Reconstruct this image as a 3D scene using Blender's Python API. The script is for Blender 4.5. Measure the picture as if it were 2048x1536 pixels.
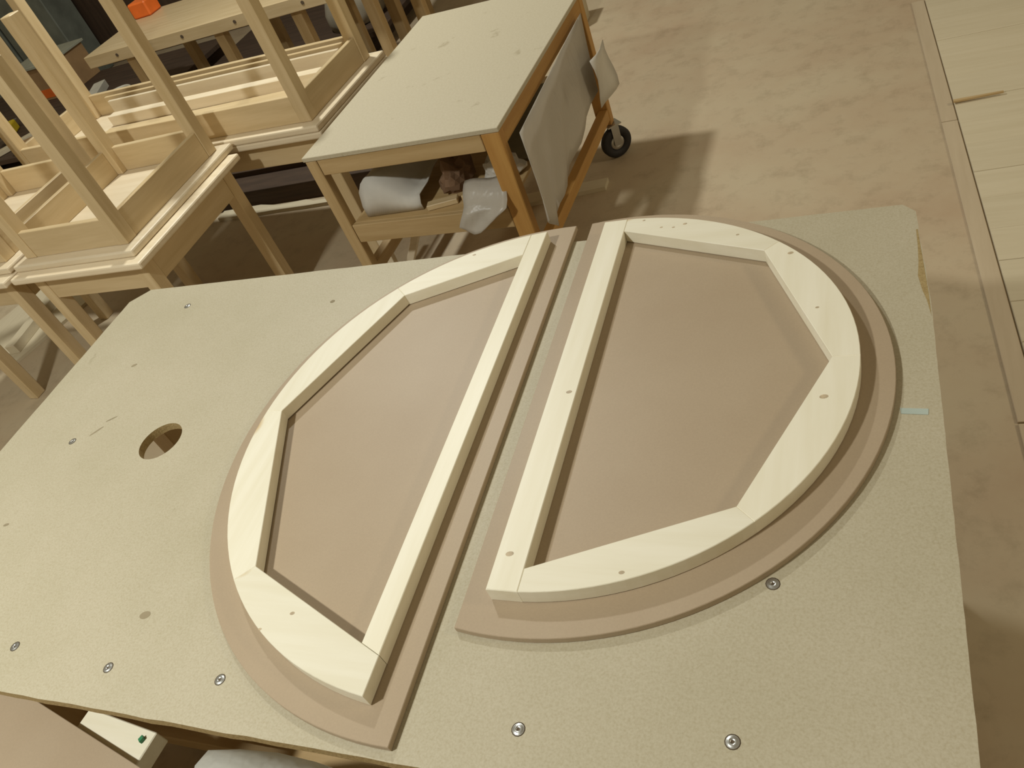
import bpy, bmesh, math, random
from mathutils import Matrix, Vector
from mathutils.geometry import tessellate_polygon

for o in list(bpy.data.objects): bpy.data.objects.remove(o)
S = bpy.context.scene
C = S.collection
random.seed(7)

# ------------------------------------------------------------------ camera
TZ = 0.75                       # height of the main bench top above the floor
cam_d = bpy.data.cameras.new('camera'); cam = bpy.data.objects.new('camera', cam_d); C.objects.link(cam)
right = Vector((0.90993536, 0.26505389, -0.31900482)); down = Vector((-0.03534676, -0.71679231, -0.69639026))
fwd = Vector((-0.41324114, 0.64494591, -0.64286588))
fwd.normalize(); right = (right - fwd * right.dot(fwd)).normalized(); up = right.cross(fwd).normalized()
cam.matrix_world = Matrix(((right.x, up.x, -fwd.x, 0), (right.y, up.y, -fwd.y, 0), (right.z, up.z, -fwd.z, TZ + 1.05), (0, 0, 0, 1)))
cam_d.sensor_fit = 'HORIZONTAL'; cam_d.sensor_width = 36; cam_d.lens = 1640 / 2048 * 36; cam_d.clip_end = 60
S.camera = cam

# ------------------------------------------------------------------ world, lamps, exposure
w = bpy.data.worlds.new('hall_ambient'); S.world = w; w.use_nodes = True
bg = w.node_tree.nodes['Background']; bg.inputs[0].default_value = (1.0, 0.82, 0.52, 1); bg.inputs[1].default_value = 0.21
def lamp(name, loc, power, size, col=(0.98, 1.0, 0.955)):
    d = bpy.data.lights.new(name, 'AREA'); d.shape = 'DISK'; d.size = size; d.energy = power; d.color = col
    o = bpy.data.objects.new(name, d); C.objects.link(o); o.location = loc
lamp('ceiling_lamp_near', (-2.05, -0.70, TZ + 2.60), 94, 0.24)
lamp('ceiling_lamp_far', (-2.65, 3.55, TZ + 2.95), 84, 0.24)
lamp('ceiling_lamp_side', (4.6, 1.6, TZ + 3.0), 100, 1.2, (1.0, 0.88, 0.66))
vs = S.view_settings; vs.view_transform = 'Standard'; vs.look = 'None'; vs.gamma = 1.0; vs.use_curve_mapping = False
vs.exposure = 0.0

# ------------------------------------------------------------------ materials
def new_mat(name):
    m = bpy.data.materials.new(name); m.use_nodes = True
    nt = m.node_tree; b = nt.nodes['Principled BSDF']
    return m, nt, b
def ramp(nt, fac, stops):
    r = nt.nodes.new('ShaderNodeValToRGB'); e = r.color_ramp.elements
    while len(e) < len(stops): e.new(0.5)
    for i, (p, c) in enumerate(stops): e[i].position = p; e[i].color = (*c, 1)
    nt.links.new(fac, r.inputs[0]); return r.outputs[0]
def noise(nt, scale, detail=4, rough=0.55, mapping=None, src='Object'):
    tc = nt.nodes.new('ShaderNodeTexCoord'); mp = nt.nodes.new('ShaderNodeMapping')
    if mapping: mp.inputs['Scale'].default_value = mapping
    oi = nt.nodes.new('ShaderNodeObjectInfo'); vm = nt.nodes.new('ShaderNodeVectorMath'); vm.operation = 'MULTIPLY_ADD'
    comb = nt.nodes.new('ShaderNodeCombineXYZ')
    for k in range(3): nt.links.new(oi.outputs['Random'], comb.inputs[k])
    nt.links.new(tc.outputs[src], mp.inputs[0])
    vm.operation = 'MULTIPLY_ADD'; vm.inputs[1].default_value = (37, 53, 71)
    nt.links.new(comb.outputs[0], vm.inputs[0]); nt.links.new(mp.outputs[0], vm.inputs[2])
    n = nt.nodes.new('ShaderNodeTexNoise'); n.inputs['Scale'].default_value = scale; n.inputs['Detail'].default_value = detail; n.inputs['Roughness'].default_value = rough
    nt.links.new(vm.outputs[0], n.inputs['Vector']); return n.outputs['Fac'], vm.outputs[0]
def mix(nt, a, b, fac, mode='MIX'):
    m = nt.nodes.new('ShaderNodeMix'); m.data_type = 'RGBA'; m.blend_type = mode
    for s, v in ((0, fac), (6, a), (7, b)):
        if isinstance(v, (int, float)): m.inputs[s].default_value = v
        elif isinstance(v, tuple): m.inputs[s].default_value = (*v, 1)
        else: nt.links.new(v, m.inputs[s])
    return m.outputs[2]
def bump(nt, b, h, strength, dist=0.002):
    bp = nt.nodes.new('ShaderNodeBump'); bp.inputs['Strength'].default_value = strength; bp.inputs['Distance'].default_value = dist
    nt.links.new(h, bp.inputs['Height']); nt.links.new(bp.outputs[0], b.inputs['Normal'])
def vary(nt, col, lo=0.9, hi=1.06):
    oi = nt.nodes.new('ShaderNodeObjectInfo'); mr = nt.nodes.new('ShaderNodeMapRange')
    mr.inputs[3].default_value = lo; mr.inputs[4].default_value = hi; nt.links.new(oi.outputs['Random'], mr.inputs[0])
    cb = nt.nodes.new('ShaderNodeCombineColor')
    for k in range(3): nt.links.new(mr.outputs[0], cb.inputs[k])
    return mix(nt, col, cb.outputs[0], 1.0, 'MULTIPLY')
def wood(name, c_lo, c_hi, axis, rough=0.5, knots=False, var=(0.9, 1.06)):
    m, nt, b = new_mat(name)
    sc = [14, 14, 14]; sc[axis] = 1.1
    f, v = noise(nt, 2.2, 5, 0.6, tuple(sc))
    col = ramp(nt, f, [(0.3, c_lo), (0.68, c_hi)])
    if knots:
        ks = [7, 7, 7]; ks[axis] = 4.0
        tc = nt.nodes.new('ShaderNodeTexCoord'); mp = nt.nodes.new('ShaderNodeMapping'); mp.inputs['Scale'].default_value = ks
        nt.links.new(tc.outputs['Object'], mp.inputs[0])
        vo = nt.nodes.new('ShaderNodeTexVoronoi'); vo.inputs['Scale'].default_value = 1.0; nt.links.new(mp.outputs[0], vo.inputs['Vector'])
        k = ramp(nt, vo.outputs['Distance'], [(0.05, (0.42, 0.25, 0.12)), (0.075, (0.75, 0.58, 0.36)), (0.14, (1, 1, 1))])
        col = mix(nt, col, k, 0.85, 'MULTIPLY')
    col = vary(nt, col, *var)
    nt.links.new(col, b.inputs['Base Color']); b.inputs['Roughness'].default_value = rough
    bump(nt, b, f, 0.12); return m
def plain(name, col, rough=0.6, metal=0.0, mottled=0.12, scale=8):
    m, nt, b = new_mat(name)
    f, v = noise(nt, scale, 4)
    lo = tuple(c * (1 - mottled) for c in col); hi = tuple(min(1, c * (1 + mottled)) for c in col)
    nt.links.new(ramp(nt, f, [(0.3, lo), (0.7, hi)]), b.inputs['Base Color'])
    b.inputs['Roughness'].default_value = rough; b.inputs['Metallic'].default_value = metal
    return m
M = {}
AX = 'xyz'
for a in range(3):
    M['pine' + AX[a]] = wood('pale_planed_pine_' + AX[a], (0.79, 0.73, 0.55), (0.86, 0.81, 0.65), a, 0.45, True, (0.94, 1.04))
    M['beech' + AX[a]] = wood('light_table_beech_' + AX[a], (0.55, 0.41, 0.215), (0.66, 0.515, 0.30), a, 0.42)
    M['pale' + AX[a]] = wood('pale_tabletop_wood_' + AX[a], (0.71, 0.59, 0.40), (0.80, 0.69, 0.50), a, 0.42)
    M['raw' + AX[a]] = wood('rough_bench_pine_' + AX[a], (0.44, 0.295, 0.125), (0.56, 0.40, 0.20), a, 0.6)
    M['amber' + AX[a]] = wood('orange_bench_pine_' + AX[a], (0.42, 0.21, 0.05), (0.52, 0.29, 0.08), a, 0.6)
    M['dark' + AX[a]] = wood('shade_dark_timber_' + AX[a], (0.045, 0.026, 0.014), (0.085, 0.05, 0.028), a, 0.8)  # near-black tone stands in for the shade behind the tables
    M['strip' + AX[a]] = wood('dusty_floor_strip_' + AX[a], (0.47, 0.375, 0.245), (0.53, 0.43, 0.29), a, 0.7, False, (0.97, 1.03))
    M['plank' + AX[a]] = wood('worn_floor_plank_' + AX[a], (0.57, 0.49, 0.33), (0.625, 0.545, 0.38), a, 0.7, False, (0.97, 1.03))

def chipboard():
    m, nt, b = new_mat('particle_board')
    f1, _ = noise(nt, 260, 3, 0.7); f2, _ = noise(nt, 3, 5, 0.6); f3, _ = noise(nt, 14, 6, 0.65)
    c = ramp(nt, f1, [(0.25, (0.42, 0.36, 0.235)), (0.5, (0.485, 0.43, 0.305)), (0.78, (0.54, 0.485, 0.355))])
    c = mix(nt, c, ramp(nt, f2, [(0.3, (0.90, 0.90, 0.86)), (0.7, (1, 1, 1))]), 1.0, 'MULTIPLY')
    c = mix(nt, c, ramp(nt, f3, [(0.24, (0.72, 0.70, 0.62)), (0.33, (1, 1, 1))]), 0.8, 'MULTIPLY')
    nt.links.new(c, b.inputs['Base Color']); b.inputs['Roughness'].default_value = 0.55
    bump(nt, b, f1, 0.07, 0.001); return m
M['chip'] = chipboard()
def chip_edge():
    m, nt, b = new_mat('particle_board_edge')
    f1, _ = noise(nt, 160, 3, 0.8)
    nt.links.new(ramp(nt, f1, [(0.3, (0.28, 0.19, 0.07)), (0.7, (0.44, 0.33, 0.15))]), b.inputs['Base Color'])
    b.inputs['Roughness'].default_value = 0.85; bump(nt, b, f1, 0.5, 0.003); return m
M['chip_edge'] = chip_edge()
def mdf():
    m, nt, b = new_mat('mdf_panel')
    f1, _ = noise(nt, 4, 4); f2, _ = noise(nt, 300, 2)
    c = ramp(nt, f1, [(0.3, (0.395, 0.30, 0.195)), (0.7, (0.425, 0.33, 0.22))])
    c = mix(nt, c, ramp(nt, f2, [(0.3, (0.95, 0.95, 0.95)), (0.7, (1, 1, 1))]), 1.0, 'MULTIPLY')
    nt.links.new(c, b.inputs['Base Color']); b.inputs['Roughness'].default_value = 0.5; return m
M['mdf'] = mdf()
def bench_board():
    m, nt, b = new_mat('stained_bench_board')
    f1, _ = noise(nt, 120, 3, 0.7); f2, _ = noise(nt, 9, 5, 0.62)
    c = ramp(nt, f1, [(0.3, (0.47, 0.41, 0.28)), (0.7, (0.53, 0.47, 0.335))])
    c = mix(nt, c, ramp(nt, f2, [(0.28, (0.62, 0.58, 0.48)), (0.37, (1, 1, 1))]), 0.75, 'MULTIPLY')
    nt.links.new(c, b.inputs['Base Color']); b.inputs['Roughness'].default_value = 0.6; return m
M['bench_board'] = bench_board()
def floor_mat():
    m, nt, b = new_mat('dusty_workshop_floor')
    f1, _ = noise(nt, 1.6, 6, 0.62); f2, _ = noise(nt, 12, 6, 0.7); f3, _ = noise(nt, 90, 2, 0.6)
    c = ramp(nt, f1, [(0.30, (0.45, 0.33, 0.21)), (0.48, (0.495, 0.39, 0.255)), (0.68, (0.525, 0.435, 0.29))])
    c = mix(nt, c, ramp(nt, f2, [(0.28, (0.78, 0.77, 0.74)), (0.5, (1, 1, 1)), (0.78, (1.0, 1.0, 0.98))]), 0.8, 'MULTIPLY')
    c = mix(nt, c, (0.62, 0.56, 0.42), ramp(nt, f3, [(0.74, (0, 0, 0)), (0.80, (0.5, 0.5, 0.5))]))
    nt.links.new(c, b.inputs['Base Color']); b.inputs['Roughness'].default_value = 0.62
    bump(nt, b, f2, 0.15, 0.004); return m
M['floor'] = floor_mat()
M['gouge'] = plain('worn_gouge', (0.27, 0.22, 0.135), 0.9)
M['knot'] = plain('pine_knot', (0.50, 0.40, 0.26), 0.5, 0, 0.35, 60)
M['black_rubber'] = plain('black_rubber', (0.025, 0.022, 0.02), 0.7)
M['steel'] = plain('zinc_steel', (0.55, 0.55, 0.52), 0.32, 0.9)
M['dark_hole'] = plain('shadowed_bore', (0.10, 0.07, 0.04), 0.9)
M['grey_metal'] = plain('grey_green_metal', (0.19, 0.21, 0.18), 0.55, 0.2, 0.25, 5)
M['grey_board'] = plain('grey_board', (0.36, 0.37, 0.29), 0.7)
M['box_card'] = plain('brown_board', (0.36, 0.22, 0.10), 0.8)
M['brown_card'] = plain('dark_brown_card', (0.20, 0.115, 0.06), 0.85, 0, 0.3, 6)
M['orange'] = plain('orange_paint', (0.80, 0.16, 0.02), 0.5)
M['yellow'] = plain('yellow_plastic', (0.62, 0.45, 0.02), 0.45)
M['white'] = plain('white_offcut', (0.66, 0.64, 0.54), 0.6)
M['paper'] = plain('white_foam_sheet', (0.60, 0.57, 0.50), 0.7, 0, 0.12, 5)
M['tape'] = plain('pale_blue_tape', (0.45, 0.52, 0.46), 0.4)
M['green'] = plain('green_scrap', (0.03, 0.20, 0.08), 0.5)
M['sack'] = plain('grey_sack', (0.34, 0.30, 0.22), 0.9, 0, 0.3, 5)
M['grey_panel'] = plain('olive_grey_board', (0.23, 0.20, 0.12), 0.8)
def film(name, col, clear):
    m, nt, b = new_mat(name)
    b.inputs['Base Color'].default_value = (*col, 1); b.inputs['Roughness'].default_value = 0.35
    tl = nt.nodes.new('ShaderNodeBsdfTranslucent'); tl.inputs[0].default_value = (*col, 1)
    tr = nt.nodes.new('ShaderNodeBsdfTransparent')
    m1 = nt.nodes.new('ShaderNodeMixShader'); m1.inputs[0].default_value = 0.4
    m2 = nt.nodes.new('ShaderNodeMixShader'); m2.inputs[0].default_value = clear
    out = nt.nodes['Material Output']
    nt.links.new(b.outputs[0], m1.inputs[1]); nt.links.new(tl.outputs[0], m1.inputs[2])
    nt.links.new(m1.outputs[0], m2.inputs[1]); nt.links.new(tr.outputs[0], m2.inputs[2]); nt.links.new(m2.outputs[0], out.inputs[0])
    
    f, _ = noise(nt, 14, 3, 0.5, (1, 1, 0.35)); bump(nt, b, f, 0.6, 0.02); return m
M['foam'] = film('translucent_foam_sheet', (0.68, 0.64, 0.56), 0.12)
M['bag'] = film('clear_plastic_bag', (0.80, 0.80, 0.72), 0.22)

# ------------------------------------------------------------------ helpers
def tag(o, label=None, cat=None, group=None, kind=None):
    if label: o['label'] = label
    if cat: o['category'] = cat
    if group: o['group'] = group
    if kind: o['kind'] = kind
    return o
def thing(name, label, cat, loc=(0, 0, 0), rz=0.0, group=None):
    o = bpy.data.objects.new(name, None); C.objects.link(o); o.empty_display_size = 0.05
    o.location = loc; o.rotation_euler = (0, 0, rz); tag(o, label, cat, group); return o
def link(name, me, mat, parent=None, smooth=False):
    o = bpy.data.objects.new(name, me); C.objects.link(o)
    mats = mat if isinstance(mat, (list, tuple)) else [mat]
    for k in mats: me.materials.append(M[k])
    if smooth:
        for p in me.polygons: p.use_smooth = True
    if parent: o.parent = parent
    return o
def bm_obj(name, bm, mat, parent=None, smooth=False, centre=True):
    bmesh.ops.recalc_face_normals(bm, faces=bm.faces[:])
    loc = Vector((0, 0, 0))
    if centre and bm.verts:
        xs = [v.co for v in bm.verts]
        lo = Vector((min(v.x for v in xs), min(v.y for v in xs), min(v.z for v in xs))); hi = Vector((max(v.x for v in xs), max(v.y for v in xs), max(v.z for v in xs)))
        loc = (lo + hi) / 2; loc.z = lo.z
        bmesh.ops.translate(bm, vec=-loc, verts=bm.verts[:])
    me = bpy.data.meshes.new(name); bm.to_mesh(me); bm.free()
    o = link(name, me, mat, parent, smooth); o.location = loc; return o
def bm_box(x0, x1, y0, y1, z0, z1, bev=0.002, seg=1):
    bm = bmesh.new()
    bmesh.ops.create_cube(bm, size=1)
    for v in bm.verts:
        v.co = Vector(((x0 + x1) / 2 + v.co.x * (x1 - x0), (y0 + y1) / 2 + v.co.y * (y1 - y0), (z0 + z1) / 2 + v.co.z * (z1 - z0)))
    if bev: bmesh.ops.bevel(bm, geom=bm.edges[:], offset=bev, segments=seg, affect='EDGES', profile=0.5)
    return bm
def box(name, mat, x0, x1, y0, y1, z0, z1, parent=None, bev=0.002, seg=1):
    return bm_obj(name, bm_box(x0, x1, y0, y1, z0, z1, bev, seg), mat, parent)
def beam(name, mat, p, q, wd, th, parent=None, bev=0.002):
    """square stick from p to q, wd wide (horizontal), th thick"""
    p, q = Vector(p), Vector(q); d = (q - p); L = d.length; d.normalize()
    s = d.cross(Vector((0, 0, 1)));  s = s.normalized() if s.length > 1e-4 else Vector((1, 0, 0)); u = s.cross(d)
    bm = bm_box(0, L, -wd / 2, wd / 2, -th / 2, th / 2, bev)
    R = Matrix((d, s, u)).transposed().to_4x4()
    bmesh.ops.transform(bm, matrix=R, verts=bm.verts[:])
    bmesh.ops.translate(bm, vec=p, verts=bm.verts[:])
    return bm_obj(name, bm, mat, parent)
def bm_prism(poly, z0, z1, holes=(), bev=0.0):
    """extruded outline (list of xy), optional holes"""
    bm = bmesh.new(); loops = [poly] + list(holes); rows = []
    for lp in loops:
        rows.append(([bm.verts.new((x, y, z0)) for x, y in lp], [bm.verts.new((x, y, z1)) for x, y in lp]))
    flat_b = [v for r in rows for v in r[0]]; flat_t = [v for r in rows for v in r[1]]
    if holes:
        tris = tessellate_polygon([[Vector((x, y, 0)) for x, y in lp] for lp in loops])
        for t in tris:
            for fl in (flat_b, flat_t):
                try: bm.faces.new([fl[i] for i in t])
                except ValueError: pass
    else:
        bm.faces.new(flat_b); bm.faces.new(flat_t)
    for b_, t_ in rows:
        n = len(b_)
        for i in range(n): bm.faces.new((b_[i], b_[(i + 1) % n], t_[(i + 1) % n], t_[i]))
    bmesh.ops.recalc_face_normals(bm, faces=bm.faces[:])
    if bev:
        es = [e for e in bm.edges if len(e.link_faces) == 2 and abs(e.verts[0].co.z - e.verts[1].co.z) < 1e-6 and e.calc_face_angle(0) > 0.5]
        bmesh.ops.bevel(bm, geom=es, offset=bev, segments=1, affect='EDGES')
    return bm
def prism(name, mat, poly, z0, z1, parent=None, holes=(), bev=0.0):
    return bm_obj(name, bm_prism(poly, z0, z1, holes, bev), mat, parent)
def tube(name, mat, pts, r, parent=None, seg=8):
    bm = bmesh.new(); rings = []
    P = [Vector(p) for p in pts]
    for i, p in enumerate(P):
        d = (P[min(i + 1, len(P) - 1)] - P[max(i - 1, 0)]).normalized()
        s = d.cross(Vector((0.1, 0.2, 1))).normalized(); u = s.cross(d)
        rings.append([bm.verts.new(p + r * (math.cos(a) * s + math.sin(a) * u)) for a in [2 * math.pi * k / seg for k in range(seg)]])
    for a, b in zip(rings, rings[1:]):
        for k in range(seg): bm.faces.new((a[k], a[(k + 1) % seg], b[(k + 1) % seg], b[k]))
    bm.faces.new(rings[0]); bm.faces.new(rings[-1][::-1])
    return bm_obj(name, bm, mat, parent, True)
def sheet(name, mat, rows, parent=None, thick=0.0015):
    """thin sheet through a grid of points rows[i][j]"""
    bm = bmesh.new(); V = [[bm.verts.new(p) for p in r] for r in rows]
    for i in range(len(V) - 1):
        for j in range(len(V[0]) - 1): bm.faces.new((V[i][j], V[i][j + 1], V[i + 1][j + 1], V[i + 1][j]))
    bmesh.ops.recalc_face_normals(bm, faces=bm.faces[:])
    g = bmesh.ops.solidify(bm, geom=bm.faces[:], thickness=thick)
    return bm_obj(name, bm, mat, parent, True)

# ------------------------------------------------------------------ setting: floor
fl = tag(box('floor', 'floor', -14, 3.2, -2.2, 13, -0.05, 0.0, None, 0), kind='structure')
FA = 0.0485                                              # the boarded strip lies a little askew
def rot2(x, y, ox=0.306, oy=1.94, a=FA):
    c, s = math.cos(a), math.sin(a); return (ox + c * (x) - s * (y), oy + s * (x) + c * (y))
def quad_prism(name, mat, x0, x1, y0, y1, z0, z1, parent):
    return prism(name, mat, [rot2(x0, y0), rot2(x1, y0), rot2(x1, y1), rot2(x0, y1)], z0, z1, parent, (), 0.0015)
FLOOR_PARTS = []
def floor_piece(name, mat, *a):
    o = quad_prism(name, mat, *a, None); o.parent = fl; o.matrix_parent_inverse = Matrix.Translation(-fl.location)
for k, (a, b) in enumerate([(-2.2, -0.35), (-0.345, 1.15), (1.155, 2.25)]):
    floor_piece('edge_board', 'stripy', -0.022, 0.030, a, b, 0.0, 0.007)
y = -1.9
wid = [0.17, 0.16, 0.18, 0.15, 0.17, 0.19, 0.16]
k = 0
while y < 2.6:
    d = wid[k % 7]; floor_piece('plank', 'plankx', 0.034, 1.6, y, y + d - 0.0016, 0.0, 0.010 + 0.0006 * ((k * 5) % 3)); y += d; k += 1

# ------------------------------------------------------------------ main work bench
wb = thing('work_bench', 'large particle board work bench carrying the two half-round panels', 'work bench', (-0.99, 0.915, 0))
def L(x, y): return (x + 0.99, y - 0.915)
rnd = random.Random(3)
def jag(p, q, n, amp):
    out = []
    for i in range(n):
        t = i / n; x = p[0] + (q[0] - p[0]) * t; y = p[1] + (q[1] - p[1]) * t
        e = 0 if i == 0 else rnd.uniform(-amp, amp)
        dx, dy = q[0] - p[0], q[1] - p[1]; l = math.hypot(dx, dy); out.append(L(x - dy / l * e, y + dx / l * e))
    return out
outl = jag((-2.063, 0.314), (0.083, 0.314), 50, 0.0012) + jag((0.083, 0.314), (0.079, 1.20), 40, 0.0004) + jag((0.079, 1.20), (0.068, 1.49), 12, 0.0012) + jag((0.068, 1.49), (0.045, 1.517), 2, 0.001) + jag((0.045, 1.517), (-2.012, 1.517), 40, 0.0008) + jag((-2.012, 1.517), (-2.063, 1.466), 2, 0) + jag((-2.063, 1.466), (-2.063, 0.314), 20, 0.001)
hole = [L(-1.526 + 0.055 * math.cos(2 * math.pi * k / 40), 0.912 + 0.055 * math.sin(2 * math.pi * k / 40)) for k in range(40)]
top_bm = bm_prism(outl, TZ - 0.020, TZ, [hole])
for f_ in top_bm.faces: f_.material_index = 0 if abs(f_.normal.z) > 0.7 else 1
bm_obj('bench_top', top_bm, ['chip', 'chip_edge'], wb, False, True)
for (x0, x1, y0, y1, m) in [(-2.0, 0.02, 0.365, 0.410, 'rawx'), (-2.0, 0.02, 1.40, 1.445, 'rawx'), (-1.99, -1.945, 0.412, 1.398, 'rawy'), (-0.035, 0.01, 0.412, 1.398, 'rawy'), (-1.0, -0.955, 0.412, 1.398, 'rawy')]:
    a = L(x0, y0); b_ = L(x1, y1); box('frame_rail', m, a[0], b_[0], a[1], b_[1], TZ - 0.10, TZ - 0.0205, wb)
for (x, y) in [(-1.93, 0.445), (-0.06, 0.445), (-1.93, 1.19), (-0.06, 1.19)]:
    a = L(x, y); box('leg', 'rawz', a[0] - 0.035, a[0] + 0.035, a[1] - 0.033, a[1] + 0.033, 0, TZ - 0.0205, wb)
a = L(-1.89, 0.48); b_ = L(-0.1, 1.155); box('lower_shelf', 'mdf', a[0], b_[0], a[1], b_[1], 0.20, 0.218, wb)
for (y0, y1) in [(0.445, 0.479), (1.157, 1.19)]:
    a = L(-1.893, y0); b_ = L(-0.097, y1); box('shelf_rail', 'rawx', a[0], b_[0], a[1], b_[1], 0.15, 0.199, wb)
def screw(x, y, r=0.0085, a=0.3):
    px, py = L(x, y)
    bm = bmesh.new()
    n = 14
    prof = [(r * 1.35, 0.0003, 0), (r * 1.18, 0.0004, 0), (r * 1.05, -0.0006 + 0.001, 1), (r * 0.8, 0.0016, 1), (r * 0.35, 0.0018, 1), (r * 0.3, 0.0006, 1)]
    rings = [[bm.verts.new((px + rr * math.cos(2 * math.pi * k / n), py + rr * math.sin(2 * math.pi * k / n), TZ + zz)) for k in range(n)] for rr, zz, _ in prof]
    for i in range(len(rings) - 1):
        for k in range(n):
            f_ = bm.faces.new((rings[i][k], rings[i][(k + 1) % n], rings[i + 1][(k + 1) % n], rings[i + 1][k])); f_.material_index = 0 if i < 1 else 1
    bm.faces.new(rings[-1])
    base = bm.faces.new(rings[0][::-1])
    o = bm_obj('screw', bm, ['dark_hole', 'steel'], wb, True)
for x, y in [(-1.524, 0.398), (-1.262, 0.385), (-1.009, 0.393), (-0.471, 0.386), (-0.187, 0.41), (-1.822, 0.913), (-1.795, 1.418), (-0.152, 0.637)]: screw(x, y, 0.0075)
for (x, y, r1, r2, an) in [(-1.82, 0.665, 0.008, 0.004, 0.3), (-1.252, 0.489, 0.012, 0.008, 0.2), (-1.819, 1.179, 0.009, 0.005, 0.5), (-1.271, 1.376, 0.007, 0.006, 0), (-1.765, 0.945, 0.020, 0.003, 0.9), (-1.745, 0.985, 0.016, 0.0025, 0.6)]:
    px, py = L(x, y); c, s = math.cos(an), math.sin(an)
    pts = [(px + r1 * math.cos(t) * c - r2 * math.sin(t) * s, py + r1 * math.cos(t) * s + r2 * math.sin(t) * c) for t in [2 * math.pi * k / 14 for k in range(14)]]
    prism('surface_gouge', 'gouge', pts, TZ - 0.0004, TZ + 0.0003, wb)

prism('worn_edge', 'chip_edge', [L(0.0775, 1.18), L(0.0765, 1.24), L(0.074, 1.30), L(0.0705, 1.38), L(0.0685, 1.43), L(0.0655, 1.43), L(0.066, 1.38), L(0.065, 1.33), L(0.062, 1.29), L(0.067, 1.25), L(0.073, 1.22)], TZ - 0.0004, TZ + 0.0003, wb)

# ------------------------------------------------------------------ half-round panels and frames
def ell(c, ax, by, x_cut, side, n=72):
    """arc of an ellipse on one side of the chord x = x_cut, from low y to high y"""
    u = (x_cut - c[0]) / ax; t0 = math.acos(max(-1, min(1, u)))
    if side > 0: ts = [-t0 + 2 * t0 * k / n for k in range(n + 1)]
    else: ts = [2 * math.pi - t0 - (2 * math.pi - 2 * t0) * k / n for k in range(n + 1)]; ts = [-t0 - (2 * math.pi - 2 * t0) * k / n for k in range(n + 1)]
    return [(c[0] + ax * math.cos(t), c[1] + by * math.sin(t)) for t in ts]
PT = 0.013
def panel(label, c, ax, by, xc, side):
    q = 1.0078; c = (c[0] * q, c[1] * q); ax *= q; by *= q; xc *= q
    arc = ell(c, ax, by, xc, side)
    o = prism('half_round_board', 'mdf', arc, TZ + 0.0005, TZ + PT, None, (), 0.001)
    tag(o, label, 'panel', 'half-round MDF panels'); return o
panel('larger half-round brown MDF panel in the middle of the bench', (-0.6546, 0.9385), 0.600, 0.612, -0.6455, -1)
panel('smaller half-round brown MDF panel at the right end of the bench', (-0.519, 1.033), 0.537, 0.526, -0.6071, 1)

def frame(label, c, ax, by, xo, xi, inner, side, butt_bottom):
    """inner: five inner corners from far (high y) to near (low y). pieces: four arc segments and a straight bar"""
    z0 = TZ + PT; z1 = z0 + 0.030
    root = thing('half_round_framework', label, 'frame', (c[0], c[1], z0), 0, 'half-round pine frames')
    def loc(pts): return [(x - c[0], y - c[1]) for x, y in pts]
    def on(t): return (c[0] + ax * math.cos(t), c[1] + by * math.sin(t))
    def ang(p): return math.atan2((p[1] - c[1]) / by, (p[0] - c[0]) / ax)
    u = (xo - c[0]) / ax; yt = c[1] + by * math.sqrt(1 - u * u); yb = c[1] - by * math.sqrt(1 - u * u)
    ui = (xi - c[0]) / ax; yti = c[1] + by * math.sqrt(1 - ui * ui); ybi = c[1] - by * math.sqrt(1 - ui * ui)
    def arc(a0, a1, n=16):
        if side < 0:
            a0 %= 2 * math.pi; a1 %= 2 * math.pi
        return [on(a0 + (a1 - a0) * k / n) for k in range(n + 1)]
    g = 0.0004
    # straight bar
    if butt_bottom:          # the bar stops against the nearest arc piece
        d = (inner[4][0] - inner[3][0], inner[4][1] - inner[3][1]); t = (xo - inner[4][0]) / d[0]; yo = inner[4][1] + d[1] * t
        bar = [(xi, inner[4][1] + g), (xo, yo + g)]
    else:
        bar = [(xi, ybi), (xo, yb)] 
    bar += [(xo, yt), (xi, yti)]
    if not butt_bottom: # follow the curve at both ends
        pass
    prism('straight_bar', 'piney', loc(bar), 0.0, z1 - z0, root, (), 0.0012)
    # outer seam angles
    seams = [ang((xi + side * g, yti))] + [ang(p) for p in inner[1:4]] + [ang((xo if butt_bottom else xi + side * g, yb if butt_bottom else ybi))]
    for i in range(4):
        pts = arc(seams[i], seams[i + 1])
        inn = [inner[i + 1], (inner[i][0] + (side * g if i == 0 else 0), inner[i][1])]
        if i == 3 and butt_bottom:
            inn = [(xo, yo - g), (inner[4][0], inner[4][1] - g), inner[3]]
        elif i == 3: inn = [(inner[4][0] + side * g, inner[4][1]), inner[3]]
        lift = 0.0025 if butt_bottom and i in (1, 2) else 0.001
        ax_ = 'piney' if i in (1, 2) else 'pinex'
        prism('arc_segment', ax_, loc(pts + inn), lift, z1 - z0, root, (), 0.0010)
    return root
k = 1.0149
sc = lambda p: (p[0] * k, p[1] * k)
FR = []
FR.append(frame('larger pale pine half-round frame resting on the middle panel', sc((-0.629, 0.932)), 0.565 * k, 0.558 * k, -0.6917 * k, -0.730 * k,
      [sc(p) for p in [(-0.730, 1.407), (-0.9975, 1.298), (-1.154, 0.943), (-1.003, 0.573), (-0.730, 0.457)]], -1, True))
FR.append(frame('smaller pale pine half-round frame resting on the right panel', sc((-0.525, 1.029)), 0.492 * k, 0.468 * k, -0.5556 * k, -0.5034 * k,
      [sc(p) for p in [(-0.5034, 1.453), (-0.2016, 1.3335), (-0.0756, 1.031), (-0.2016, 0.7266), (-0.5034, 0.602)]], 1, False))
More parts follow.
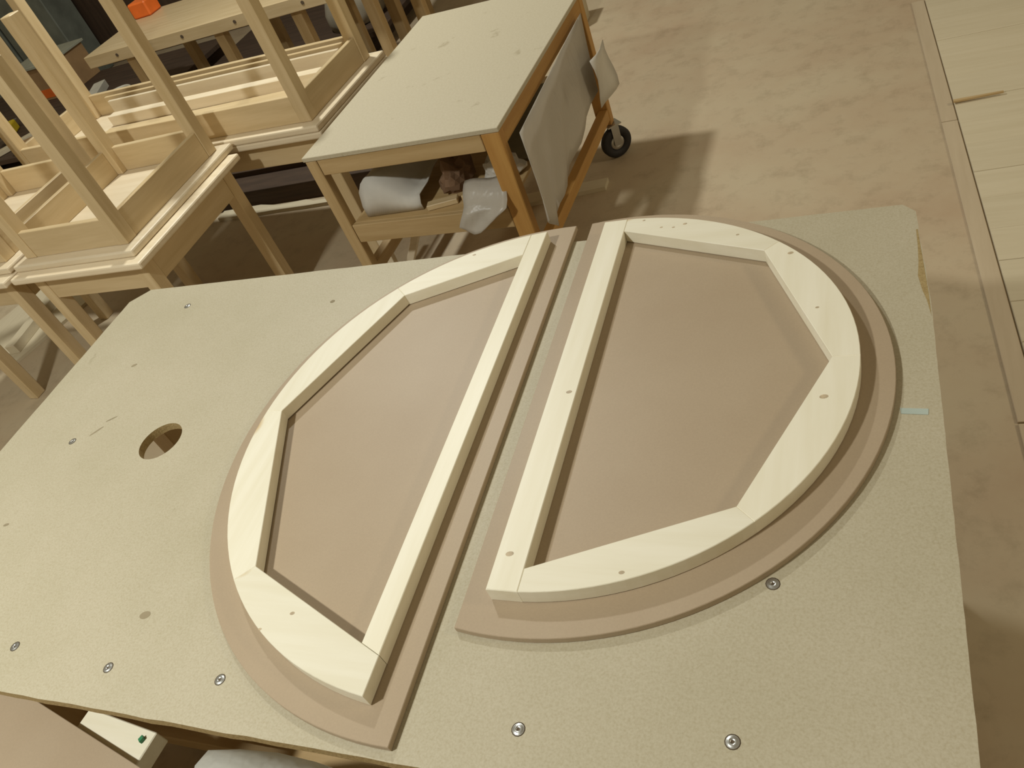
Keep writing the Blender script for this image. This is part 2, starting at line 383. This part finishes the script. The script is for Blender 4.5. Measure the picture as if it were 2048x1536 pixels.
def knot(seg_root, x, y, r, an=0.2):
    o = seg_root; c, s_ = math.cos(an), math.sin(an); px, py = x - o.location.x, y - o.location.y
    pts = [(px + r * 1.15 * math.cos(t) * c - 0.75 * r * math.sin(t) * s_, py + r * 1.15 * math.cos(t) * s_ + 0.75 * r * math.sin(t) * c) for t in [2 * math.pi * q / 12 for q in range(12)]]
    prism('knot', 'knot', pts, 0.0299, 0.0302, o)
for x, y, r in [(-0.893, 0.50, 0.004), (-0.941, 0.467, 0.003), (-0.873, 1.448, 0.004)]: knot(FR[0], x, y, r)
for x, y, r in [(-0.471, 1.506, 0.003), (-0.427, 1.472, 0.003), (-0.40, 1.467, 0.003), (-0.376, 1.475, 0.004), (-0.261, 1.415, 0.003), (-0.155, 1.337, 0.005), (-0.103, 1.172, 0.003), (-0.088, 0.955, 0.006), (-0.357, 0.614, 0.004), (-0.542, 0.635, 0.006), (-0.525, 0.984, 0.005)]: knot(FR[1], x, y, r)
tag(prism('tape_strip', 'tape', [(0.022, 0.954), (0.060, 0.951), (0.061, 0.963), (0.021, 0.966)], TZ + 0.0001, TZ + 0.0008), 'small pale blue tape strip at the bench edge beside the right panel', 'tape')

# ------------------------------------------------------------------ wooden tables, upright and upturned
TH = 0.672
def table(label, x0, x1, y0, y1, upside=False, base=0.0, H=TH, group='beech tables in the stack', leg=0.055, ap=0.11, inset=0.045, mat='beech', slab=0.028, rz=0.0):
    cx, cy = (x0 + x1) / 2, (y0 + y1) / 2; W, D = (x1 - x0) / 2, (y1 - y0) / 2
    root = thing('wooden_table', label, 'table', (cx, cy, base), rz, group)
    def Z(a, b): return (a, b) if not upside else (H - b, H - a)
    z = Z(H - slab, H); box('tabletop', 'palex' if mat == 'beech' else mat + 'x', -W, W, -D, D, z[0], z[1], root, 0.007, 2)
    W2, D2 = W - inset, D - inset; t = 0.022
    z = Z(H - slab - ap, H - slab - 0.0003)
    box('apron', mat + 'x', -W2 + leg, W2 - leg, -D2 + 0.004, -D2 + 0.004 + t, z[0], z[1], root)
    box('apron', mat + 'x', -W2 + leg, W2 - leg, D2 - 0.004 - t, D2 - 0.004, z[0], z[1], root)
    box('apron', mat + 'y', -W2 + 0.004, -W2 + 0.004 + t, -D2 + leg, D2 - leg, z[0], z[1], root)
    box('apron', mat + 'y', W2 - 0.004 - t, W2 - 0.004, -D2 + leg, D2 - leg, z[0], z[1], root)
    z = Z(0, H - slab - 0.0003)
    for sx in (-1, 1):
        for sy in (-1, 1):
            xa, xb = sorted((sx * W2, sx * (W2 - leg))); ya, yb = sorted((sy * D2, sy * (D2 - leg)))
            box('leg', mat + 'z', xa, xb, ya, yb, z[0], z[1], root, 0.003)
    return root
table('upright beech table nearest the bench corner, under an upturned table', -3.035, -2.35, 1.797, 2.520)
table('upturned beech table nearest the bench corner, legs in the air', -3.03, -2.395, 1.84, 2.565, True, TH + 0.0005, 0.715)
table('upright beech table at the left picture edge, foot on the floor', -3.69, -3.06, 1.785, 2.487)
table('upturned beech table at the left picture edge', -3.75, -3.06, 1.84, 2.565, True, TH + 0.0005, 0.715)
RT = math.radians(-3.0)
table('long upright beech table beside the rolling bench, under an upturned table', -3.79, -1.94, 2.605, 3.245, rz=RT)
table('long upturned beech table holding loose sticks', -3.80, -1.945, 2.605, 3.24, True, TH + 0.0005, 0.715, rz=RT)
# loose sticks lying inside the long upturned table
zs = TH + 0.0292
def stick(label, p, q, wd, th, mat='beechx'):
    o = beam('wood_stick', mat, p, q, wd, th); tag(o, label, 'stick', 'loose sticks on the upturned table'); return o
def on3(x, y, z):                      # the sticks follow the slight turn of the long table
    cx, cy = -2.8725, 2.9225; c_, s_ = math.cos(RT), math.sin(RT); dx, dy = x - cx, y - cy
    return (cx + c_ * dx - s_ * dy, cy + s_ * dx + c_ * dy, z)
stick('thick square stick lying across the upturned table, cut end showing', on3(-3.45, 3.02, zs + 0.025), on3(-2.145, 3.03, zs + 0.025), 0.05, 0.05, 'palex')
stick('thin stick standing on edge furthest back beside the rear apron', on3(-3.55, 3.135, zs + 0.05), on3(-2.06, 3.14, zs + 0.05), 0.016, 0.10)
stick('thin stick standing on edge in front of the rearmost one', on3(-3.50, 3.10, zs + 0.045), on3(-2.065, 3.105, zs + 0.045), 0.016, 0.09, 'palex')
stick('flat strip lying in the middle of the upturned table', on3(-3.40, 2.90, zs + 0.010), on3(-2.25, 2.93, zs + 0.010), 0.06, 0.02)
stick('short pinkish offcut lying beside the front apron', on3(-2.62, 2.77, zs + 0.012), on3(-2.25, 2.80, zs + 0.012), 0.05, 0.024, 'palex')
stick('narrow strip lying nearest the front apron of the upturned table', on3(-3.45, 2.73, zs + 0.02), on3(-2.65, 2.735, zs + 0.02), 0.02, 0.04, 'palex')

# ------------------------------------------------------------------ rolling bench
BZ = 0.73
rb = thing('rolling_bench', 'rolling pine bench with a pale stained board top and lower shelf', 'work bench', (-1.434, 2.80, 0), math.radians(-2.3))
W, D = 0.388, 0.578
box('bench_top', 'bench_board', -W, W, -D, D, BZ - 0.016, BZ, rb, 0.0015)
zt = BZ - 0.0165
box('top_rail', 'rawx', -W + 0.055, W - 0.07, -D + 0.004, -D + 0.045, zt - 0.062, zt, rb)
box('top_rail', 'rawx', -W + 0.055, W - 0.07, D - 0.155, D - 0.114, zt - 0.062, zt, rb)
box('top_rail', 'rawy', -W + 0.006, -W + 0.048, -D + 0.046, D - 0.156, zt - 0.062, zt, rb)
box('top_rail', 'ambery', W - 0.048, W - 0.006, -D + 0.046, D - 0.156, zt - 0.062, zt, rb)
zl = 0.160
for sx, sy, m in ((-1, -1, 'rawz'), (1, -1, 'amberz'), (-1, 1, 'rawz'), (1, 1, 'amberz')):
    xa, xb = sorted((sx * (W - 0.004), sx * (W - (0.052 if sx < 0 else 0.068)))); ya, yb = sorted((sy * (D - 0.003), sy * (D - 0.045)))
    if sy > 0: ya -= 0.11; yb -= 0.11
    box('leg', m, xa, xb, ya, yb, zl, zt - 0.0005, rb, 0.003)
zsf = 0.43
box('shelf_board', 'rawx', -W + 0.054, W - 0.07, -D + 0.028, D - 0.16, zsf - 0.014, zsf, rb)
box('shelf_rail', 'rawx', -W + 0.054, W - 0.07, -D + 0.006, -D + 0.026, zsf - 0.075, zsf + 0.002, rb)
box('shelf_rail', 'rawx', -W + 0.054, W - 0.07, D - 0.155, D - 0.13, zsf - 0.075, zsf - 0.0145, rb)
box('bottom_rail', 'ambery', W - 0.046, W - 0.006, -D + 0.046, D - 0.156, 0.185, 0.235, rb)
box('bottom_rail', 'rawy', -W + 0.006, -W + 0.046, -D + 0.046, D - 0.156, 0.185, 0.235, rb)
def caster(x, y, a):
    ct = bpy.data.objects.new('caster', None); C.objects.link(ct); ct.parent = rb; ct.location = (x, y, 0); ct.rotation_euler = (0, 0, a)
    def cyl(r0, r1, w0, mat, name):
        bm = bmesh.new(); n = 28; rings = []
        for (rr, yy) in [(r1, -w0), (r0 - 0.006, -w0), (r0, -w0 * 0.6), (r0, w0 * 0.6), (r0 - 0.006, w0), (r1, w0)]:
            rings.append([bm.verts.new((rr * math.cos(2 * math.pi * k / n), yy, 0.070 + rr * math.sin(2 * math.pi * k / n))) for k in range(n)])
        for i in range(len(rings)):
            a_, b2 = rings[i], rings[(i + 1) % len(rings)]
            for k in range(n): bm.faces.new((a_[k], a_[(k + 1) % n], b2[(k + 1) % n], b2[k]))
        return bm_obj(name, bm, mat, ct, True)
    cyl(0.070, 0.036, 0.018, 'black_rubber', 'wheel')
    cyl(0.0358, 0.006, 0.017, 'steel', 'hub')
    bm = bm_box(-0.018, 0.018, -0.024, -0.021, 0.06, 0.153, 0); bm2 = bm_box(-0.018, 0.018, 0.021, 0.024, 0.06, 0.153, 0); bm3 = bm_box(-0.032, 0.032, -0.03, 0.03, 0.1535, 0.1595, 0)
    for b2 in (bm2, bm3):
        me = bpy.data.meshes.new('t'); b2.to_mesh(me); bm.from_mesh(me); b2.free(); bpy.data.meshes.remove(me)
    bm_obj('fork', bm, 'steel', ct)
caster(W - 0.012, D - 0.135, 0.75); caster(W - 0.03, -D + 0.03, 0.3); caster(-W + 0.03, -D + 0.03, 0.5); caster(-W + 0.03, D - 0.135, 1.2)

# things on and around the rolling bench
def hang(name, label, mat, pts_top, pts_bot, plane, cat, nrow=9, amp=0.012, seed=1):
    r = random.Random(seed); rows = []
    ph = r.uniform(0, 6)
    for i in range(nrow):
        t = i / (nrow - 1); row = []
        for j, (a, b) in enumerate(zip(pts_top, pts_bot)):
            u = a[0] + (b[0] - a[0]) * t; z = a[1] + (b[1] - a[1]) * t
            d = amp * t * (1.2 + math.sin(ph + j * 1.35 + t * 1.2)) + 0.01 * t
            row.append((plane + d, u, z) if plane > -1.02 else (u, plane2 - d, z))
        rows.append(row)
    o = sheet(name, mat, rows); tag(o, label, cat); return o
def dense(pts, n):
    out = []
    for i in range(n):
        t = i / (n - 1) * (len(pts) - 1); k_ = min(int(t), len(pts) - 2); f_ = t - k_
        out.append((pts[k_][0] * (1 - f_) + pts[k_ + 1][0] * f_, pts[k_][1] * (1 - f_) + pts[k_ + 1][1] * f_))
    return out
n = 18
hang('foam_sheet', 'long translucent white foam sheet hanging down the right side of the rolling bench', 'foam',
     dense([(2.225, 0.690), (2.40, 0.690), (2.65, 0.690), (2.90, 0.690), (3.12, 0.685)], n), dense([(2.16, 0.40), (2.21, 0.34), (2.36, 0.38), (2.62, 0.40), (3.00, 0.42)], n), -1.012, 'foam sheet', 9, 0.010, 3)
sh2 = sheet('paper_sheet', 'paper', [[(-0.955 + 0.010 * math.sin(i * 0.9 + j), 2.90 + 0.25 * j / 4 + 0.02 * i / 5, 0.585 - 0.20 * i / 5 - 0.03 * j / 4) for j in range(5)] for i in range(6)])
tag(sh2, 'stiff white sheet sticking out at the far corner of the rolling bench', 'paper')
plane2 = 2.195
rows = []
tp = dense([(-1.285, 0.655 - 0.19), (-1.20, 0.47), (-1.12, 0.465)], 9); bt = dense([(-1.31, 0.42), (-1.27, 0.385), (-1.23, 0.395), (-1.16, 0.44)], 9)
for i in range(8):
    t = i / 7
    rows.append([(a[0] + (b[0] - a[0]) * t, 2.172 - 0.006 * math.sin(j * 0.9 + i * 0.5) - 0.02 * t, a[1] + (b[1] - a[1]) * t) for j, (a, b) in enumerate(zip(tp, bt))])
# sheet first lies on the shelf, then folds over its front edge
flat = [[(p[0], 2.27 - 0.075 * i / 4, zsf + 0.10 - 0.055 * (i / 4) ** 2 + 0.004 * math.sin(j)) for j, p in enumerate(rows[0])] for i in range(5)]
o = sheet('foam_sheet', 'foam', flat + rows); tag(o, 'white foam sheet hanging over the front edge of the lower shelf', 'foam sheet')
def lump(name, label, cat, mat, cx, cy, z0, rx, ry, rz, seed, kn=0.25, parent=None, crease=0.0):
    r = random.Random(seed); bm = bmesh.new(); bmesh.ops.create_icosphere(bm, subdivisions=3, radius=1)
    fs = [(r.uniform(1, 4), r.uniform(1, 4), r.uniform(1, 4), r.uniform(0, 6)) for _ in range(6)]
    for v in bm.verts:
        c_ = v.co.copy(); d = sum(math.sin(f_[0] * c_.x + f_[1] * c_.y + f_[2] * c_.z + f_[3]) for f_ in fs) / 6
        c_ *= (1 + kn * d) * (1 + r.uniform(-crease, crease)); z = max(c_.z, -0.55)
        v.co = Vector((cx + c_.x * rx, cy + c_.y * ry, z0 + (z + 0.55) * rz))
    o = bm_obj(name, bm, mat, parent, crease < 0.1); tag(o, label, cat); return o
# folded foam stack at the left end of the shelf
rr = [[(-1.735 + 0.24 * j / 10, 2.30 + 0.5 * i / 6, zsf + 0.10 + 0.05 * math.sin(j * 0.55) + 0.01 * math.sin(i * 1.7 + j)) for j in range(11)] for i in range(7)]
rr = [[(p[0], 2.285, zsf + 0.004) for p in rr[0]]] + [[(p[0], 2.282, zsf + 0.05 + 0.02 * math.sin(j * 0.5)) for j, p in enumerate(rr[0])]] + rr
tag(sheet('foam_sheet', 'paper', rr, None, 0.003), 'folded white foam sheet bulging at the left end of the lower shelf', 'foam sheet')
lump('crumpled_paper', 'crumpled brown paper in the middle of the lower shelf', 'paper', 'brown_card', -1.395, 2.425, zsf + 0.001, 0.062, 0.08, 0.075, 5, 0.6, None, 0.16)
lump('crumpled_paper', 'crumpled pale paper at the right of the lower shelf', 'paper', 'paper', -1.215, 2.43, zsf + 0.001, 0.07, 0.055, 0.06, 9, 0.5, None, 0.16)
for k_, (p, q, lab) in enumerate([((-1.475, 2.285, zsf + 0.012), (-1.36, 2.31, zsf + 0.012), 'short pale wedge lying at the front left of the lower shelf'), ((-1.33, 2.30, zsf + 0.012), (-1.30, 2.37, zsf + 0.012), 'small pale offcut lying beside the hanging sheet on the lower shelf')]):
    tag(beam('wood_offcut', 'beechx', p, q, 0.035, 0.02), lab, 'offcut', 'offcuts on the lower shelf')
box_ = box('grey_board', 'grey_panel', -1.30, -1.125, 2.52, 3.12, zsf + 0.001, zsf + 0.013); tag(box_, 'olive grey board lying at the right rear of the lower shelf', 'board')
# V-shaped bracket and boards on the floor beneath the rolling bench
vb = thing('angle_bracket', 'pale V-shaped wooden bracket on the floor under the rolling bench', 'bracket', (-1.80, 2.45, 0))
beam('arm', 'palex', (-0.055, 0.0, 0.24), (-0.055, 0.0, 0.0), 0.03, 0.03, vb); beam('arm', 'palex', (0.12, 0.0, 0.24), (-0.018, 0.0, 0.03), 0.03, 0.03, vb); box('foot', 'palex', -0.038, 0.05, -0.015, 0.015, 0.0, 0.022, vb)
tag(prism('pale_piece', 'plankx', [(-1.72, 2.86), (-1.05, 2.95), (-1.05, 3.02), (-1.72, 2.95)], 0.0005, 0.02), 'pale board lying on the floor beneath the rolling bench', 'board')
tag(prism('wood_sliver', 'rawx', [(0.275, 3.197), (0.44, 3.214), (0.44, 3.222), (0.275, 3.213)], 0.0175, 0.024), 'yellowish wood sliver lying on the floor boards', 'offcut')

# ------------------------------------------------------------------ behind: long plank table, cabinets and clutter
t4 = thing('plank_table', 'long thick plank table with bolt holes along its front edge', 'table', (-3.55, 4.62, 0))
zt4 = 0.73
box('plank_top', 'beechx', -1.14, 1.05, -0.38, 0.34, zt4 - 0.075, zt4, t4, 0.003)
for k_, x in enumerate([-0.86, -0.30, 0.12, 0.62]):
    bm = bmesh.new(); bmesh.ops.create_cone(bm, cap_ends=True, segments=12, radius1=0.011, radius2=0.011, depth=0.004)
    bmesh.ops.rotate(bm, cent=(0, 0, 0), matrix=Matrix.Rotation(math.pi / 2, 3, 'X'), verts=bm.verts[:]); bmesh.ops.translate(bm, vec=(x, -0.3805, zt4 - 0.035), verts=bm.verts[:])
    bm_obj('bolt_hole', bm, 'dark_hole', t4)
for x in (-0.84, -0.09, 0.50, 0.98):
    for y in (-0.30, 0.24):
        box('leg', 'rawz', x - 0.035, x + 0.035, y - 0.02, y + 0.04, 0, zt4 - 0.0755, t4)
box('lower_shelf', 'darkx', -1.05, 1.0, -0.25, 0.20, 0.12, 0.14, t4)  # dark shelf added so the space under the plank looks shaded

cab = thing('added_dark_cabinet', 'wide dark timber cabinet added to darken the back of the workshop', 'cabinet', (-6.0, 6.9, 0))  # added backdrop, its dark colour stands in for the shaded background
box('body', 'darkx', -3.6, 3.3, -0.25, 0.3, 0, 1.6, cab)
for k_ in range(6): box('door', 'darkz', -3.55 + k_ * 1.14, -2.44 + k_ * 1.14, -0.275, -0.2505, 0.08, 1.52, cab)
plat = thing('added_dark_platform', 'low dark timber platform added in place of shaded floor, strewn with offcuts', 'platform', (-6.3, 4.9, 0))  # added dark surface, hides lit floor where shade should lie
for k_ in range(7): box('board', 'darkx', -2.4, 1.55, -0.75 + k_ * 0.22, -0.75 + k_ * 0.22 + 0.212, 0.20, 0.235, plat)
for x in (-2.2, -0.4, 1.4): box('bearer', 'darky', x - 0.05, x + 0.05, -0.74, 0.78, 0, 0.1995, plat)
stk = thing('added_dark_stack', 'low stack of dark boards added to darken the floor behind the long table', 'filler stack', (-3.0, 3.645, 0))  # added to cover the lit floor here with a shade-dark tone
for k_ in range(4): box('board', 'darkx', -1.5 + 0.03 * k_, 1.15 - 0.05 * k_, -0.36 + k_ * 0.18, -0.185 + k_ * 0.18, 0, 0.10 + 0.03 * (k_ % 2), stk)
pl2 = thing('added_dark_platform', 'low dark timber platform added to darken the floor under the grey sack', 'platform', (-4.15, 5.85, 0))  # second added dark surface, covers bright floor seen under the plank table
for k_ in range(6): box('board', 'darkx', -0.55, 1.08, -0.70 + k_ * 0.22, -0.70 + k_ * 0.22 + 0.212, 0.12, 0.155, pl2)
for x in (-0.4, 0.3, 0.9): box('bearer', 'darky', x - 0.05, x + 0.05, -0.69, 0.6, 0, 0.1195, pl2)
tag(prism('pale_piece', 'plankx', [(-3.36, 3.185), (-3.15, 3.18), (-2.95, 3.185), (-2.75, 3.18), (-2.45, 3.185), (-2.45, 3.225), (-2.72, 3.22), (-2.78, 3.245), (-2.95, 3.23), (-3.1, 3.265), (-3.36, 3.26)], 0.0005, 0.02), 'ragged pale strip on the floor behind the long table', 'board')  # thin ragged strip, paler than the floor around it
gm = thing('steel_cabinet', 'grey steel cabinet with a vertical seam in the top left corner', 'cabinet', (-7.7, 6.3, 0))
box('left_door', 'grey_metal', -1.6, 0.02, -0.05, 0.28, 0, 1.7, gm, 0.01); box('right_door', 'grey_metal', 0.05, 0.75, -0.05, 0.28, 0, 1.7, gm, 0.01); box('seam_post', 'dark_hole', 0.021, 0.049, -0.02, 0.25, 0, 1.68, gm, 0)
bxr = thing('wooden_box', 'brown box with a pale grey top and orange mark behind the upturned legs', 'box', (-6.42, 5.44, 0.2355))
box('body', 'box_card', -0.27, 0.25, -0.20, 0.22, 0, 0.27, bxr); box('lid', 'grey_board', -0.29, 0.27, -0.22, 0.24, 0.2705, 0.29, bxr); box('orange_mark', 'orange', -0.16, 0.08, -0.2025, -0.2005, 0.02, 0.09, bxr, 0)
zp = 0.2355
tag(beam('wood_offcut', 'white', (-5.53, 4.79, zp + 0.03), (-5.73, 5.18, zp + 0.03), 0.10, 0.06), 'thick white offcut lying on the dark platform', 'offcut')
pts = [(-5.36 + 0.10 * math.cos(t) - 0.03 * math.sin(t), 4.92 + 0.12 * math.sin(t) + 0.04 * math.cos(t), zp + 0.014 + 0.02 * t / 6) for t in [0.3 + 5.0 * k_ / 24 for k_ in range(25)]]
tag(tube('cable_loop', 'white', pts, 0.010), 'white cable loop lying beside the thick white offcut', 'cable')
yl = thing('yellow_tool', 'yellow hand tool lying on the dark platform', 'tool', (-6.30, 4.62, zp), 2.1)
box('body', 'yellow', -0.14, 0.14, -0.035, 0.035, 0.001, 0.08, yl, 0.012, 2); box('jaw', 'steel', 0.145, 0.23, -0.02, 0.02, 0.02, 0.06, yl); box('handle', 'dark_hole', -0.24, -0.145, -0.02, 0.02, 0.02, 0.05, yl)
tag(beam('wood_stick', 'plankx', (-6.10, 4.19, zp + 0.02), (-5.80, 4.60, zp + 0.02), 0.055, 0.035), 'pale square stick lying on the dark platform by the yellow tool', 'stick')
tag(beam('wood_offcut', 'box_card', (-5.85, 4.22, zp + 0.027), (-5.68, 4.32, zp + 0.027), 0.12, 0.05), 'small brown block lying on the dark platform in front of the pale stick', 'offcut')
tag(box('orange_crate', 'orange', -4.66, -4.50, 4.80, 4.94, zt4 + 0.0005, zt4 + 0.10, None, 0.01), 'orange tool case standing on the plank table', 'case')
lump('grey_sack', 'rounded grey sack on the dark platform behind the upturned table', 'sack', 'sack', -3.38, 5.45, 0.1555, 0.22, 0.18, 0.22, 12, 0.3)
table('brown wooden table standing behind the rolling bench', -2.95, -1.9, 5.05, 5.6, False, 0.0, 0.72, 'tables at the back', 0.075, 0.09, 0.03, 'raw')
tag(box('pale_block', 'plankz', -1.72, -1.55, 4.75, 4.95, 0, 0.22), 'pale wooden block on the floor past the far end of the rolling bench', 'block')
tag(prism('pale_piece', 'planky', [(-4.55, 2.2), (-4.0, 2.05), (-3.85, 2.6), (-4.4, 2.75)], 0.0005, 0.016), 'pale board lying on the floor under the left tables', 'board')
tag(beam('wood_stick', 'planky', (-4.05, 2.15, 0.041), (-4.18, 2.85, 0.041), 0.06, 0.05), 'square stick lying on the pale board under the left tables', 'stick')

# ------------------------------------------------------------------ front left: low stand, plank end and plastic bag
st = thing('low_stand', 'low stand topped with a pinkish MDF board at the bottom left', 'stand', (-1.72, 0.05, 0))
prism('board_top', 'mdf', [(-0.55, 0.325), (0.05, 0.325), (0.62, 0.198), (0.62, -0.5), (-0.55, -0.5)], 0.53, 0.55, st, (), 0.001)
for x, y in ((-0.45, 0.22), (-0.02, 0.24), (-0.45, -0.42), (0.52, -0.42)): box('leg', 'rawz', x - 0.025, x + 0.025, y - 0.025, y + 0.025, 0, 0.5295, st)
beam('support_arm', 'pinex', (0.205, 0.298, 0.508), (0.41, 0.276, 0.508), 0.065, 0.04, st)
lump('plastic_bag', 'clear plastic bag bulging out under the near bench edge', 'bag', 'bag', -1.05, 0.312, 0.0, 0.255, 0.10, 0.365, 21, 0.22, None, 0.012)
tag(prism('green_scrap', 'green', [(-1.335, 0.338), (-1.328, 0.333), (-1.325, 0.342), (-1.331, 0.347)], 0.5285, 0.536), 'tiny green plastic scrap under the near bench edge', 'scrap')
